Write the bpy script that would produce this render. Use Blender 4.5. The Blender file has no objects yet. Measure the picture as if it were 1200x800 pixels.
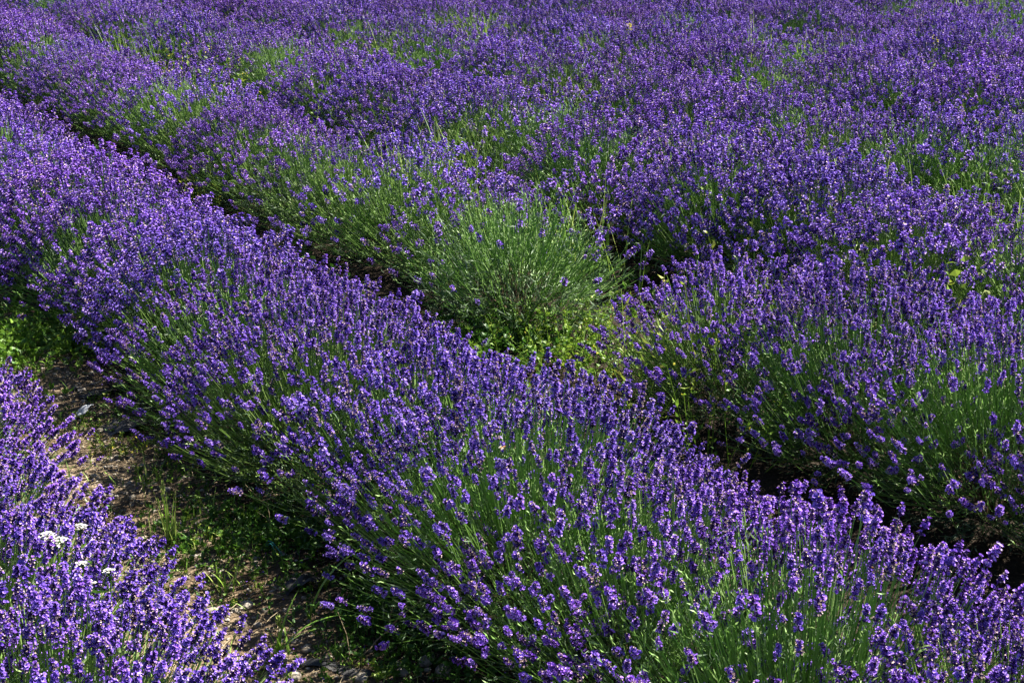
import bpy, math, random
import numpy as np
from mathutils import Vector, Matrix

# ------------------------------------------------------------------ camera, sky, sun, exposure
scene = bpy.context.scene
COL = scene.collection
R = math.radians
PITCH = 18.26                                   # camera looks this far below the horizon
CAM_Z = 1.75
cam_data = bpy.data.cameras.new('camera')
cam_data.lens = 50.0
cam_data.sensor_width = 36.0
cam_data.clip_start = 0.05
cam_data.clip_end = 2000.0
cam_data.dof.use_dof = True
cam_data.dof.focus_distance = 4.2
cam_data.dof.aperture_fstop = 32.0
cam = bpy.data.objects.new('camera', cam_data)
COL.objects.link(cam)
cam.location = (0, 0, CAM_Z)
cam.rotation_euler = (R(90 - PITCH), 0, 0)
scene.camera = cam

ROW_ANGLE = 32.07                               # rows run forward and to the left
RC, RS = math.cos(R(ROW_ANGLE)), math.sin(R(ROW_ANGLE))
SUN_ELEV = 50.0
SUN_DIR_H = (0.83, 0.56)                        # horizontal direction towards the sun
sun_az = math.atan2(SUN_DIR_H[0], SUN_DIR_H[1])
world = bpy.data.worlds.new('World')
scene.world = world
world.use_nodes = True
wn = world.node_tree
bg = wn.nodes['Background']
sky = wn.nodes.new('ShaderNodeTexSky')
sky.sky_type = 'NISHITA'
sky.sun_disc = False
sky.sun_elevation = R(SUN_ELEV)
sky.sun_rotation = sun_az
sky.air_density = 0.6
sky.dust_density = 0.2
wn.links.new(sky.outputs[0], bg.inputs['Color'])
bg.inputs['Strength'].default_value = 0.05
sun_data = bpy.data.lights.new('sun', 'SUN')
sun_data.energy = 5.0
sun_data.angle = R(0.53)
sun_data.color = (1.0, 0.95, 0.87)
sun = bpy.data.objects.new('sun', sun_data)
COL.objects.link(sun)
sd = Vector((SUN_DIR_H[0], SUN_DIR_H[1], 0)).normalized() * math.cos(R(SUN_ELEV)) + Vector((0, 0, math.sin(R(SUN_ELEV))))
sun.rotation_euler = sd.to_track_quat('Z', 'Y').to_euler()
sun.location = (6, 6, 12)
scene.view_settings.view_transform = 'Standard'
scene.view_settings.look = 'None'
scene.view_settings.exposure = 2.1
scene.view_settings.gamma = 1.0
scene.view_settings.use_curve_mapping = False
try:
    scene.cycles.max_bounces = 6
    scene.cycles.diffuse_bounces = 1
    scene.cycles.transmission_bounces = 4
    scene.cycles.glossy_bounces = 2
except Exception:
    pass


def st(s, t):
    """a point of the field: s metres across the rows, t metres along them"""
    return np.array([s * RC - t * RS, s * RS + t * RC])


CP, SP = math.cos(R(PITCH)), math.sin(R(PITCH))


def seen(x, y, z, margin):
    """(inside the camera's view widened by margin metres, depth)"""
    h = CAM_Z - z
    d = y * CP + h * SP
    up = y * SP - h * CP
    ok = d > 0.3 and abs(x) < 0.36 * d + margin and -0.24 * d - margin < up < 0.24 * d + margin
    return ok, d


# ------------------------------------------------------------------ materials
def nodes_of(name):
    m = bpy.data.materials.new(name)
    m.use_nodes = True
    nt = m.node_tree
    for n in list(nt.nodes):
        nt.nodes.remove(n)
    return m, nt


def plant_material(name, ramp, rough=0.6, through=0.25, spec=0.25, hue=0.0, val=0.12, through_col=None):
    """a leafy surface: its own colours along the 'tint' attribute, a touch of variation plant to plant, light passing through it"""
    m, nt = nodes_of(name)
    N, L = nt.nodes, nt.links
    at = N.new('ShaderNodeAttribute'); at.attribute_name = 'tint'
    cr = N.new('ShaderNodeValToRGB')
    els = cr.color_ramp.elements
    while len(els) > 1:
        els.remove(els[-1])
    els[0].position = ramp[0][0]; els[0].color = (*ramp[0][1], 1)
    for p, c in ramp[1:]:
        e = els.new(p); e.color = (*c, 1)
    L.new(at.outputs['Fac'], cr.inputs[0])
    oi = N.new('ShaderNodeObjectInfo')
    hs = N.new('ShaderNodeHueSaturation')
    mr = N.new('ShaderNodeMapRange')
    mr.inputs['To Min'].default_value = 0.5 - hue; mr.inputs['To Max'].default_value = 0.5 + hue
    L.new(oi.outputs['Random'], mr.inputs['Value']); L.new(mr.outputs[0], hs.inputs['Hue'])
    m2 = N.new('ShaderNodeMath'); m2.operation = 'FRACT'
    m3 = N.new('ShaderNodeMath'); m3.operation = 'MULTIPLY'; m3.inputs[1].default_value = 7.31
    L.new(oi.outputs['Random'], m3.inputs[0]); L.new(m3.outputs[0], m2.inputs[0])
    mv = N.new('ShaderNodeMapRange')
    mv.inputs['To Min'].default_value = 1 - val; mv.inputs['To Max'].default_value = 1 + val
    L.new(m2.outputs[0], mv.inputs['Value']); L.new(mv.outputs[0], hs.inputs['Value'])
    L.new(cr.outputs[0], hs.inputs['Color'])
    pb = N.new('ShaderNodeBsdfPrincipled')
    pb.inputs['Roughness'].default_value = rough
    pb.inputs['Specular IOR Level'].default_value = spec
    L.new(hs.outputs[0], pb.inputs['Base Color'])
    tr = N.new('ShaderNodeBsdfTranslucent')
    if through_col:
        mx = N.new('ShaderNodeMix'); mx.data_type = 'RGBA'; mx.blend_type = 'MULTIPLY'; mx.inputs[0].default_value = 1.0
        L.new(hs.outputs[0], mx.inputs[6]); mx.inputs[7].default_value = (*through_col, 1)
        L.new(mx.outputs[2], tr.inputs['Color'])
    else:
        L.new(hs.outputs[0], tr.inputs['Color'])
    ms = N.new('ShaderNodeMixShader'); ms.inputs[0].default_value = through
    L.new(pb.outputs[0], ms.inputs[1]); L.new(tr.outputs[0], ms.inputs[2])
    out = N.new('ShaderNodeOutputMaterial')
    L.new(ms.outputs[0], out.inputs['Surface'])
    return m


M_FLOWER = plant_material('lavender_flower', [
    (0.0, (0.020, 0.008, 0.048)), (0.25, (0.045, 0.017, 0.125)), (0.45, (0.150, 0.055, 0.46)),
    (0.70, (0.30, 0.15, 0.70)), (0.86, (0.47, 0.31, 0.84)), (0.90, (0.47, 0.34, 0.36)), (1.0, (0.56, 0.43, 0.35))],
    rough=0.65, through=0.10, spec=0.2, hue=0.010, val=0.14)
M_STEM = plant_material('lavender_stem', [(0.0, (0.060, 0.140, 0.026)), (0.6, (0.175, 0.315, 0.060)), (1.0, (0.31, 0.43, 0.15))],
                        rough=0.5, through=0.3, spec=0.4, hue=0.01, val=0.1)
M_LEAF = plant_material('lavender_leaf', [(0.0, (0.028, 0.060, 0.022)), (0.6, (0.072, 0.125, 0.054)), (1.0, (0.165, 0.215, 0.135))],
                        rough=0.6, through=0.2, spec=0.3, hue=0.012, val=0.12)
M_WOOD = plant_material('lavender_wood', [(0.0, (0.045, 0.030, 0.018)), (1.0, (0.20, 0.145, 0.085))], rough=0.9, through=0.0, spec=0.1)
M_WEED = plant_material('weed_leaf', [(0.0, (0.022, 0.070, 0.008)), (0.5, (0.075, 0.165, 0.016)), (0.85, (0.19, 0.30, 0.03)), (1.0, (0.30, 0.34, 0.05))],
                        rough=0.5, through=0.35, spec=0.35, hue=0.01, val=0.1)
M_GRASS = plant_material('grass_blade', [(0.0, (0.055, 0.140, 0.016)), (0.6, (0.185, 0.330, 0.040)), (1.0, (0.36, 0.42, 0.11))],
                         rough=0.45, through=0.3, spec=0.4, hue=0.01, val=0.1)
M_STRAW = plant_material('dry_stalk', [(0.0, (0.15, 0.105, 0.055)), (1.0, (0.46, 0.37, 0.23))], rough=0.8, through=0.1, spec=0.15)
M_YELLOW = plant_material('yellow_petal', [(0.0, (0.55, 0.44, 0.03)), (1.0, (0.66, 0.60, 0.08))], rough=0.6, through=0.25)
M_WHITE = plant_material('white_petal', [(0.0, (0.55, 0.56, 0.42)), (0.4, (0.66, 0.65, 0.56)), (1.0, (0.78, 0.77, 0.70))], rough=0.7, through=0.2, val=0.03)


def simple_material(name, col, rough=0.6, spec=0.4, noise=0.0, scale=30.0, col2=None, bump=0.0):
    m, nt = nodes_of(name)
    N, L = nt.nodes, nt.links
    pb = N.new('ShaderNodeBsdfPrincipled')
    pb.inputs['Roughness'].default_value = rough
    pb.inputs['Specular IOR Level'].default_value = spec
    pb.inputs['Base Color'].default_value = (*col, 1)
    if col2:
        tc = N.new('ShaderNodeTexCoord')
        nz = N.new('ShaderNodeTexNoise'); nz.inputs['Scale'].default_value = scale; nz.inputs['Detail'].default_value = 5
        L.new(tc.outputs['Object'], nz.inputs['Vector'])
        cr = N.new('ShaderNodeValToRGB')
        cr.color_ramp.elements[0].position = 0.35; cr.color_ramp.elements[0].color = (*col, 1)
        cr.color_ramp.elements[1].position = 0.65; cr.color_ramp.elements[1].color = (*col2, 1)
        L.new(nz.outputs['Fac'], cr.inputs[0]); L.new(cr.outputs[0], pb.inputs['Base Color'])
        if bump:
            b = N.new('ShaderNodeBump'); b.inputs['Strength'].default_value = bump; b.inputs['Distance'].default_value = 0.01
            L.new(nz.outputs['Fac'], b.inputs['Height']); L.new(b.outputs[0], pb.inputs['Normal'])
    out = N.new('ShaderNodeOutputMaterial')
    L.new(pb.outputs[0], out.inputs['Surface'])
    return m


M_STONE = simple_material('limestone', (0.17, 0.145, 0.11), 0.9, 0.2, col2=(0.32, 0.285, 0.235), scale=60, bump=0.4)
M_PLASTIC = simple_material('black_film', (0.006, 0.007, 0.010), 0.55, 0.3, col2=(0.030, 0.028, 0.026), scale=25, bump=0.35)
M_PALE = simple_material('pale_film', (0.42, 0.44, 0.45), 0.5, 0.4, col2=(0.62, 0.63, 0.63), scale=40, bump=0.3)
M_TEAL = simple_material('teal_twine', (0.015, 0.15, 0.14), 0.6, 0.3, col2=(0.03, 0.24, 0.22), scale=90)
M_BEE = simple_material('bee_fur', (0.42, 0.20, 0.035), 0.8, 0.2, col2=(0.10, 0.05, 0.015), scale=300)
M_WING = simple_material('bee_wing', (0.35, 0.33, 0.28), 0.3, 0.5)

mg, nt = nodes_of('dry_soil')
N, L = nt.nodes, nt.links
tc = N.new('ShaderNodeTexCoord')
n1 = N.new('ShaderNodeTexNoise'); n1.inputs['Scale'].default_value = 2.2; n1.inputs['Detail'].default_value = 8; n1.inputs['Roughness'].default_value = 0.65
n2 = N.new('ShaderNodeTexNoise'); n2.inputs['Scale'].default_value = 55; n2.inputs['Detail'].default_value = 6; n2.inputs['Roughness'].default_value = 0.7
vo = N.new('ShaderNodeTexVoronoi'); vo.inputs['Scale'].default_value = 90
for n in (n1, n2, vo):
    L.new(tc.outputs['Object'], n.inputs['Vector'])
r1 = N.new('ShaderNodeValToRGB')
r1.color_ramp.elements[0].position = 0.36; r1.color_ramp.elements[0].color = (0.115, 0.080, 0.048, 1)
r1.color_ramp.elements[1].position = 0.62; r1.color_ramp.elements[1].color = (0.27, 0.215, 0.145, 1)
L.new(n1.outputs['Fac'], r1.inputs[0])
r2 = N.new('ShaderNodeValToRGB')
r2.color_ramp.elements[0].position = 0.34; r2.color_ramp.elements[0].color = (0.26, 0.23, 0.20, 1)
r2.color_ramp.elements[1].position = 0.66; r2.color_ramp.elements[1].color = (1.25, 1.2, 1.15, 1)
L.new(n2.outputs['Fac'], r2.inputs[0])
# the dry dirt path is pale, the soil away from it blends to dark brown
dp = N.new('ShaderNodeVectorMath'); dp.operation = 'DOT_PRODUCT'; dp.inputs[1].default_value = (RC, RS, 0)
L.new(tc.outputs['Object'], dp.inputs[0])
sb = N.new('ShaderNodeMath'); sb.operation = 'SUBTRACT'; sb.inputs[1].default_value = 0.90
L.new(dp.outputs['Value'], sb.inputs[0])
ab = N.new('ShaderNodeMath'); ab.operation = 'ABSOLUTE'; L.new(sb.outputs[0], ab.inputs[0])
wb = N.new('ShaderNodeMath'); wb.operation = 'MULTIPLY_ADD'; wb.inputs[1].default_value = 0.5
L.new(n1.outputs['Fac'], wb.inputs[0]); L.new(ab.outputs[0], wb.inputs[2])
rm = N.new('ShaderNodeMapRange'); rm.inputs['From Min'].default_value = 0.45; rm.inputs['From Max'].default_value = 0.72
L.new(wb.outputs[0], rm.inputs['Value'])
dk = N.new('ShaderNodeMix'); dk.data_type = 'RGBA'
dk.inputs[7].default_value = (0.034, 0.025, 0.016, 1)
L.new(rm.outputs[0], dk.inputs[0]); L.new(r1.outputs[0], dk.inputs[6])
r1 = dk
mx = N.new('ShaderNodeMix'); mx.data_type = 'RGBA'; mx.blend_type = 'MULTIPLY'; mx.inputs[0].default_value = 0.85
L.new(r1.outputs[2], mx.inputs[6]); L.new(r2.outputs[0], mx.inputs[7])
pb = N.new('ShaderNodeBsdfPrincipled'); pb.inputs['Roughness'].default_value = 0.95; pb.inputs['Specular IOR Level'].default_value = 0.15
L.new(mx.outputs[2], pb.inputs['Base Color'])
ad = N.new('ShaderNodeMath'); ad.operation = 'ADD'
L.new(n2.outputs['Fac'], ad.inputs[0]); L.new(vo.outputs['Distance'], ad.inputs[1])
bp = N.new('ShaderNodeBump'); bp.inputs['Strength'].default_value = 0.7; bp.inputs['Distance'].default_value = 0.012
L.new(ad.outputs[0], bp.inputs['Height']); L.new(bp.outputs[0], pb.inputs['Normal'])
out = N.new('ShaderNodeOutputMaterial'); L.new(pb.outputs[0], out.inputs['Surface'])
M_SOIL = mg


# ------------------------------------------------------------------ mesh helpers
class Geo:
    def __init__(self):
        self.v, self.f3, self.f4, self.t, self.n = [], [], [], [], 0

    def add(self, v, f3=None, f4=None, tint=0.5):
        v = np.asarray(v, dtype=np.float64).reshape(-1, 3)
        k = len(v)
        if k == 0:
            return
        self.v.append(v)
        self.t.append(np.broadcast_to(np.asarray(tint, dtype=np.float64), (k,)))
        if f3 is not None and len(f3):
            self.f3.append(np.asarray(f3, dtype=np.int64) + self.n)
        if f4 is not None and len(f4):
            self.f4.append(np.asarray(f4, dtype=np.int64) + self.n)
        self.n += k

    def mesh(self, name, mat, smooth=False):
        me = bpy.data.meshes.new(name)
        if self.n == 0:
            me.materials.append(mat)
            return me
        v = np.concatenate(self.v).astype(np.float32)
        t = np.concatenate(self.t).astype(np.float32)
        f3 = np.concatenate(self.f3) if self.f3 else np.zeros((0, 3), np.int64)
        f4 = np.concatenate(self.f4) if self.f4 else np.zeros((0, 4), np.int64)
        loops = np.concatenate([f3.ravel(), f4.ravel()]).astype(np.int32)
        start = np.concatenate([np.arange(len(f3)) * 3, len(f3) * 3 + np.arange(len(f4)) * 4]).astype(np.int32)
        me.vertices.add(len(v)); me.vertices.foreach_set('co', v.ravel())
        me.loops.add(len(loops)); me.loops.foreach_set('vertex_index', loops)
        me.polygons.add(len(start)); me.polygons.foreach_set('loop_start', start)
        a = me.attributes.new('tint', 'FLOAT', 'POINT'); a.data.foreach_set('value', t)
        me.update(calc_edges=True)
        me.polygons.foreach_set('use_smooth', np.full(len(start), smooth))
        me.materials.append(mat)
        return me


def unit(a):
    return a / np.maximum(np.linalg.norm(a, axis=-1, keepdims=True), 1e-9)


def perp(d):
    ref = np.where(np.abs(d[..., 2:3]) > 0.9, np.array([1.0, 0, 0]), np.array([0, 0, 1.0]))
    u = unit(np.cross(d, ref))
    return u, np.cross(d, u)


def tubes(g, P, rad, tint, sides=3):
    """n tubes along polylines P (n,k,3) with radii rad (n,k)"""
    n, k, _ = P.shape
    if n == 0:
        return
    d = unit(P[:, -1] - P[:, 0])
    u, w = perp(d)
    ang = np.arange(sides) * 2 * math.pi / sides
    ring = u[:, None, :] * np.cos(ang)[None, :, None] + w[:, None, :] * np.sin(ang)[None, :, None]
    V = P[:, :, None, :] + ring[:, None, :, :] * rad[:, :, None, None]
    idx = np.arange(n * k * sides).reshape(n, k, sides)
    a, b = idx[:, :-1, :], idx[:, 1:, :]
    q = np.stack([a, np.roll(a, -1, 2), np.roll(b, -1, 2), b], -1).reshape(-1, 4)
    if np.ndim(tint) == 1:
        tint = np.repeat(tint, k * sides)
    g.add(V.reshape(-1, 3), None, q, tint)


def leaves(g, P, D, length, width, tint, rng, bend=0.25):
    """n narrow leaves from points P along D, folded across the middle"""
    n = len(P)
    if n == 0:
        return
    D = unit(D)
    u, w = perp(D)
    a = rng.uniform(0, 2 * math.pi, n)[:, None]
    side = u * np.cos(a) + w * np.sin(a)
    nor = np.cross(D, side)
    l = np.broadcast_to(length, (n,))[:, None]
    wd = np.broadcast_to(width, (n,))[:, None] * 0.5
    mid = P + D * l * 0.5 + nor * l * bend * 0.5
    tip = P + D * l
    V = np.stack([P, mid + side * wd, mid - side * wd, tip], 1)
    i = np.arange(n)[:, None] * 4
    f = np.concatenate([i + np.array([[0, 1, 2]]), i + np.array([[1, 3, 2]])])
    g.add(V.reshape(-1, 3), f, None, np.repeat(np.broadcast_to(tint, (n,)), 4))


def blades(g, P, az, length, width, lean, droop, tint, segs=4):
    """n grass blades: tapering strips that lean to az and droop"""
    n = len(P)
    if n == 0:
        return
    s = np.linspace(0, 1, segs + 1)[None, :]
    L_ = np.broadcast_to(length, (n,))[:, None]
    ln = np.broadcast_to(lean, (n,))[:, None]
    dr = np.broadcast_to(droop, (n,))[:, None]
    th = ln + dr * s
    ds = 1.0 / segs
    out = np.cumsum(np.sin(th) * ds, 1) - np.sin(th) * ds
    up = np.cumsum(np.cos(th) * ds, 1) - np.cos(th) * ds
    h = np.stack([np.cos(az), np.sin(az), 0 * az], -1)[:, None, :]
    c = P[:, None, :] + h * (out * L_)[..., None] + np.array([0, 0, 1.0]) * (up * L_)[..., None]
    side = np.stack([-np.sin(az), np.cos(az), 0 * az], -1)[:, None, :]
    wd = (np.broadcast_to(width, (n,))[:, None] * 0.5 * (1 - s ** 1.7) + 0.0002)[..., None]
    V = np.stack([c + side * wd, c - side * wd], 2)
    idx = np.arange(n * (segs + 1) * 2).reshape(n, segs + 1, 2)
    q = np.stack([idx[:, :-1, 0], idx[:, :-1, 1], idx[:, 1:, 1], idx[:, 1:, 0]], -1).reshape(-1, 4)
    g.add(V.reshape(-1, 3), None, q, np.repeat(np.broadcast_to(tint, (n,)), (segs + 1) * 2))


class Wobble:
    """smooth pseudo-random field, about -1..1"""
    def __init__(self, seed, freq, dim=3, n=9):
        r = np.random.default_rng(seed)
        self.k = unit(r.normal(size=(n, dim))) * freq * r.uniform(0.6, 1.6, (n, 1))
        self.p = r.uniform(0, 2 * math.pi, n)

    def __call__(self, p):
        return np.sin(p @ self.k.T + self.p).sum(-1) / math.sqrt(len(self.p)) * 0.9


def link(name, me, parent=None):
    o = bpy.data.objects.new(name, me)
    COL.objects.link(o)
    if parent is not None:
        o.parent = parent
    return o


def tag(o, label=None, cat=None, group=None, kind=None):
    if label: o['label'] = label
    if cat: o['category'] = cat
    if group: o['group'] = group
    if kind: o['kind'] = kind
    return o


def thing(name, label, cat, x, y, z=0.0, group=None):
    o = link(name, None)
    o.empty_display_size = 0.1
    o.location = (x, y, z)
    return tag(o, label, cat, group)


# ------------------------------------------------------------------ the ground
gw = [Wobble(11, 3.0, 2), Wobble(12, 11.0, 2), Wobble(13, 38.0, 2)]


def ground_z(x, y):
    p = np.stack([np.asarray(x, float), np.asarray(y, float)], -1)
    far = np.clip(1 - (np.linalg.norm(p, axis=-1) - 20) / 20, 0, 1)
    return (gw[0](p) * 0.010 + gw[1](p) * 0.006 + gw[2](p) * 0.006) * far


def axis(lo, hi, step, end):
    fine = np.arange(lo, hi, step)
    a, d = [], step
    x = lo
    while x > -end:
        d *= 1.22; x -= d; a.append(x)
    b, d = [], step
    x = hi
    while x < end:
        b.append(x); d *= 1.22; x += d
    return np.array(a[::-1] + list(fine) + b + [end])


gx, gy = axis(-2.8, 1.2, 0.02, 400), axis(2.0, 6.4, 0.02, 400)
X, Y = np.meshgrid(gx, gy)
g = Geo()
idx = np.arange(X.size).reshape(X.shape)
g.add(np.stack([X, Y, ground_z(X, Y)], -1), None, np.stack([idx[:-1, :-1], idx[:-1, 1:], idx[1:, 1:], idx[1:, :-1]], -1).reshape(-1, 4), 0.5)
tag(link('ground', g.mesh('ground', M_SOIL, True)), kind='structure')


# ------------------------------------------------------------------ lavender: flower spikes
def spike_template(seed, near):
    """one flower spike along +z from its foot: whorls of dark calyces with open lilac florets"""
    r = np.random.default_rng(seed)
    g = Geo()
    length = r.uniform(0.023, 0.035)
    nw = int(r.integers(6, 8)) if near else 4
    zs = np.linspace(0.10, 0.94, nw) * length
    if near and r.random() < 0.55:
        zs[0] -= 0.008                          # a whorl set apart below the rest
    faded = r.uniform(0.03, 0.16) if seed % 6 else 0.55      # now and then a spike going over
    openness = 0.40 if seed % 6 == 1 else 1.0               # or one still mostly in bud
    for wi, z in enumerate(zs):
        top = wi / max(nw - 1, 1)
        nf = (int(r.integers(6, 9)) if top < 0.85 else 4) if near else (5 if top < 0.9 else 3)
        a0 = r.uniform(0, 6.28)
        for fi in range(nf):
            a = a0 + 2 * math.pi * fi / nf + r.uniform(-0.25, 0.25)
            out = np.array([math.cos(a), math.sin(a), 0])
            el = R(r.uniform(25, 55) + 25 * top)
            d = out * math.cos(el) + np.array([0, 0, math.sin(el)])
            u, w = perp(d)
            cl = r.uniform(0.0055, 0.0080) * (1 - 0.3 * top) * (1.0 if near else 1.25)
            cw = r.uniform(0.0013, 0.0018) * (1.0 if near else 1.5)
            p0 = out * 0.0008 + np.array([0, 0, z + r.uniform(-0.0015, 0.0015)])
            p1 = p0 + d * cl
            ct = r.uniform(0.04, 0.27)
            ring = lambda c, q, k=3: [c + (u * math.cos(b) + w * math.sin(b)) * q for b in (np.arange(k) * 2 * math.pi / k)]
            if near:
                v = ring(p0, cw * 0.5) + ring(p1, cw)
                f4 = [[i, (i + 1) % 3, 3 + (i + 1) % 3, 3 + i] for i in range(3)]
                g.add(v, [[3, 4, 5]], f4, ct)
            else:
                g.add(ring(p1, cw) + [p0], [[0, 1, 3], [1, 2, 3], [2, 0, 3]], None, ct)
            if r.random() < (0.70 if top < 0.8 else 0.48) * openness:   # an open floret at the mouth of the calyx
                w_ = r.uniform(0.0026, 0.0042) * (1.0 if near else 1.2)
                is_faded = r.random() < faded
                base = r.uniform(0.93, 1.0) if is_faded else r.uniform(0.42, 0.84)
                if is_faded: w_ *= 0.6
                c = p1 - d * 0.0008
                lip = p1 + d * r.uniform(0.002, 0.0036)
                ang = r.uniform(0, 6.28)
                k = 5 if near else 3
                v, f = [c], []
                for j in range(k):
                    b = ang + 2 * math.pi * j / k
                    e = 2 * math.pi / k * 0.42
                    for bb in (b - e, b + e):
                        q = u * math.cos(bb) + w * math.sin(bb)
                        v.append(lip + q * w_ * r.uniform(0.85, 1.15) - d * r.uniform(0, 0.0012))
                    f.append([0, 2 * j + 1, 2 * j + 2])
                g.add(v, f, None, [base - (0 if is_faded else 0.12)] + [base + (0 if is_faded else r.uniform(-0.05, 0.06)) for _ in range(2 * k)])
            elif r.random() < (0.35 if near else 0.16):                      # a pale fuzzy calyx mouth
                g.add(ring(p1 + d * 0.0004, cw * 1.15), [[0, 1, 2]], None, r.uniform(0.88, 1.0))
    g.add([[0.0012, 0, -0.004], [-0.0008, 0.001, -0.004], [-0.0008, -0.001, -0.004], [0, 0, length]], [[0, 1, 3], [1, 2, 3], [2, 0, 3]], None, 0.15)
    V = np.concatenate(g.v); T = np.concatenate(g.t)
    V = V * ([1.10, 1.10, 1.0] if near else [1.45, 1.45, 1.15])
    F3 = np.concatenate(g.f3); F4 = np.concatenate(g.f4) if g.f4 else np.zeros((0, 4), np.int64)
    return V, F3, F4, T


SPIKES_NEAR = [spike_template(100 + i, True) for i in range(10)]
SPIKES_FAR = [spike_template(200 + i, False) for i in range(8)]


def template_mesh(tp, name):
    g = Geo(); g.add(tp[0], tp[1], tp[2], tp[3])
    return g.mesh(name, M_FLOWER)


SPIKE_MESHES = [template_mesh(t, 'flower_spike') for t in SPIKES_NEAR]


def frames(d, rng):
    u, w = perp(d)
    a = rng.uniform(0, 2 * math.pi, len(d))[:, None]
    x = u * np.cos(a) + w * np.sin(a)
    return np.stack([x, np.cross(d, x), d], -1)         # columns x,y,z


def place_spikes(g, temps, which, P, Rm, sc, dt):
    for k, (V, F3, F4, T) in enumerate(temps):
        sel = np.nonzero(which == k)[0]
        if len(sel) == 0:
            continue
        W = np.einsum('nij,vj->nvi', Rm[sel] * sc[sel][:, None, None], V) + P[sel][:, None, :]
        n, m = len(sel), len(V)
        off = (np.arange(n) * m)[:, None, None]
        t = np.where(T[None, :] < 0.87, np.clip(T[None, :] + dt[sel][:, None] * (0.4 + T[None, :]), 0, 0.87), T[None, :])
        g.add(W.reshape(-1, 3), (F3[None] + off).reshape(-1, 3), (F4[None] + off).reshape(-1, 4) if len(F4) else None, t.ravel())


# ------------------------------------------------------------------ lavender: one bush
def bush_geometry(seed, n_bloom, n_bare, radius, stem_len, leafy, bloom, near, spikes_apart=None, patch=0.6, lean=(0, 0), dead=0.0):
    """meshes of one bush about its own foot. spikes_apart(P) gives the spikes that become objects of their own"""
    rng = np.random.default_rng(seed)
    n = n_bloom + n_bare
    rho = np.sqrt(rng.uniform(0, 1, n))
    az = rng.uniform(0, 2 * math.pi, n)
    h = np.stack([np.cos(az), np.sin(az), 0 * az], -1)
    leaf_r, leaf_h = radius * 0.68, 0.262 * leafy
    base = h * (rho * leaf_r * 0.80)[:, None] + rng.normal(0, 0.02, (n, 3)) * [1, 1, 0.6]
    base[:, 2] = leaf_h * (0.80 - 0.55 * rho ** 2) + rng.normal(0, 0.015, n)
    theta = R(68) * rho ** 1.5 + rng.normal(0, R(6), n)
    az2 = az + rng.normal(0, 0.22, n)
    hd = np.stack([np.cos(az2), np.sin(az2), 0 * az2], -1)

    def direction(th):
        d = hd * np.sin(th)[:, None] + np.array([0, 0, 1.0]) * np.cos(th)[:, None]
        d[:, :2] += np.array(lean)
        return unit(d)
    wob = Wobble(seed + 5, 9.0)
    blooming = np.arange(n) < n_bloom
    ln = stem_len * (1 - 0.10 * rho) * rng.uniform(0.74, 1.10, n)
    ln *= np.where(blooming, 1.0, rng.uniform(0.45, 0.85, n))
    d0, d1 = direction(theta + R(7)), direction(theta * 0.82)
    P1 = base + d0 * (ln * 0.5)[:, None]
    P2 = P1 + d1 * (ln * 0.5)[:, None]
    # flowering is patchy and thinner on the shaded flank
    sun_side = (h[:, 0] * RC + h[:, 1] * RS) * rho
    keep_p = np.clip(bloom * (1.04 + 0.50 * sun_side + patch * wob(P2)), 0.02, 1)
    has = blooming & (rng.uniform(0, 1, n) < keep_p)
    green = np.where(blooming & ~has)[0]
    P2[green] = P1[green] + d1[green] * (ln[green] * rng.uniform(0.05, 0.5, len(green)))[:, None]
    mid = (base + P1) / 2 + rng.normal(0, 0.004, (n, 3))
    poly = np.stack([base, mid, P1, P2], 1)
    g = Geo()
    r0 = 0.00115 if near else 0.0013
    tubes(g, poly, np.outer(np.full(n, r0), [1.15, 1.05, 1.0, 0.8]), np.clip(rng.normal(0.55, 0.2, n), 0, 1))
    # a pair or two of leaves on the lower stem, buds on stems without flowers
    for f in (0.15, 0.45):
        s = rng.random(n) < 0.7
        q = base * (1 - f) + P1 * f
        leaves(g, q[s], unit(P1 - base)[s] + rng.normal(0, 0.35, (n, 3))[s], rng.uniform(0.022, 0.04, s.sum()), 0.0032, rng.uniform(0.2, 0.7, s.sum()), rng)
    bare = np.nonzero(~has)[0]
    for q in range(3):
        leaves(g, P2[bare] - d1[bare] * 0.01 * q, d1[bare] + rng.normal(0, 0.4, (len(bare), 3)), rng.uniform(0.012, 0.026, len(bare)), 0.0035, rng.uniform(0.4, 1.0, len(bare)), rng)
    stem = g

    hi = np.nonzero(has)[0]
    dirs = unit(d1[hi] + rng.normal(0, 0.09, (len(hi), 3)))
    Rm = frames(dirs, rng)
    temps = SPIKES_NEAR if near else SPIKES_FAR
    which = rng.integers(0, len(temps), len(hi))
    sc = np.clip(rng.normal(0.90, 0.14, len(hi)), 0.5, 1.25)
    dt = rng.normal(0.0 if near else 0.07, 0.10, len(hi))
    apart = []
    mask = np.ones(len(hi), bool)
    if spikes_apart is not None:
        sel = spikes_apart(P2[hi])
        mask[sel] = False
        for i in sel:
            m = Matrix(Rm[i].tolist()).to_4x4() @ Matrix.Scale(float(sc[i]), 4)
            m.translation = Vector(P2[hi][i])
            apart.append((int(which[i]), m))
    blossom = Geo()
    place_spikes(blossom, temps, which[mask], P2[hi][mask], Rm[mask], sc[mask], dt[mask])

    # grey-green leafy cushion: shoots with narrow leaves
    ns = int((460 if near else 240) * (1 if n_bloom > 400 else 1.6))
    sr = np.sqrt(rng.uniform(0, 1, ns)); sa = rng.uniform(0, 6.283, ns)
    sh = np.stack([np.cos(sa), np.sin(sa), 0 * sa], -1)
    th = R(85) * sr ** 1.1
    sdir = unit(sh * np.sin(th)[:, None] + np.array([0, 0, 1.0]) * np.cos(th)[:, None] + rng.normal(0, 0.12, (ns, 3)))
    foot = sh * (sr * leaf_r * 0.45)[:, None] + np.array([0, 0, 0.03])
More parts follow.
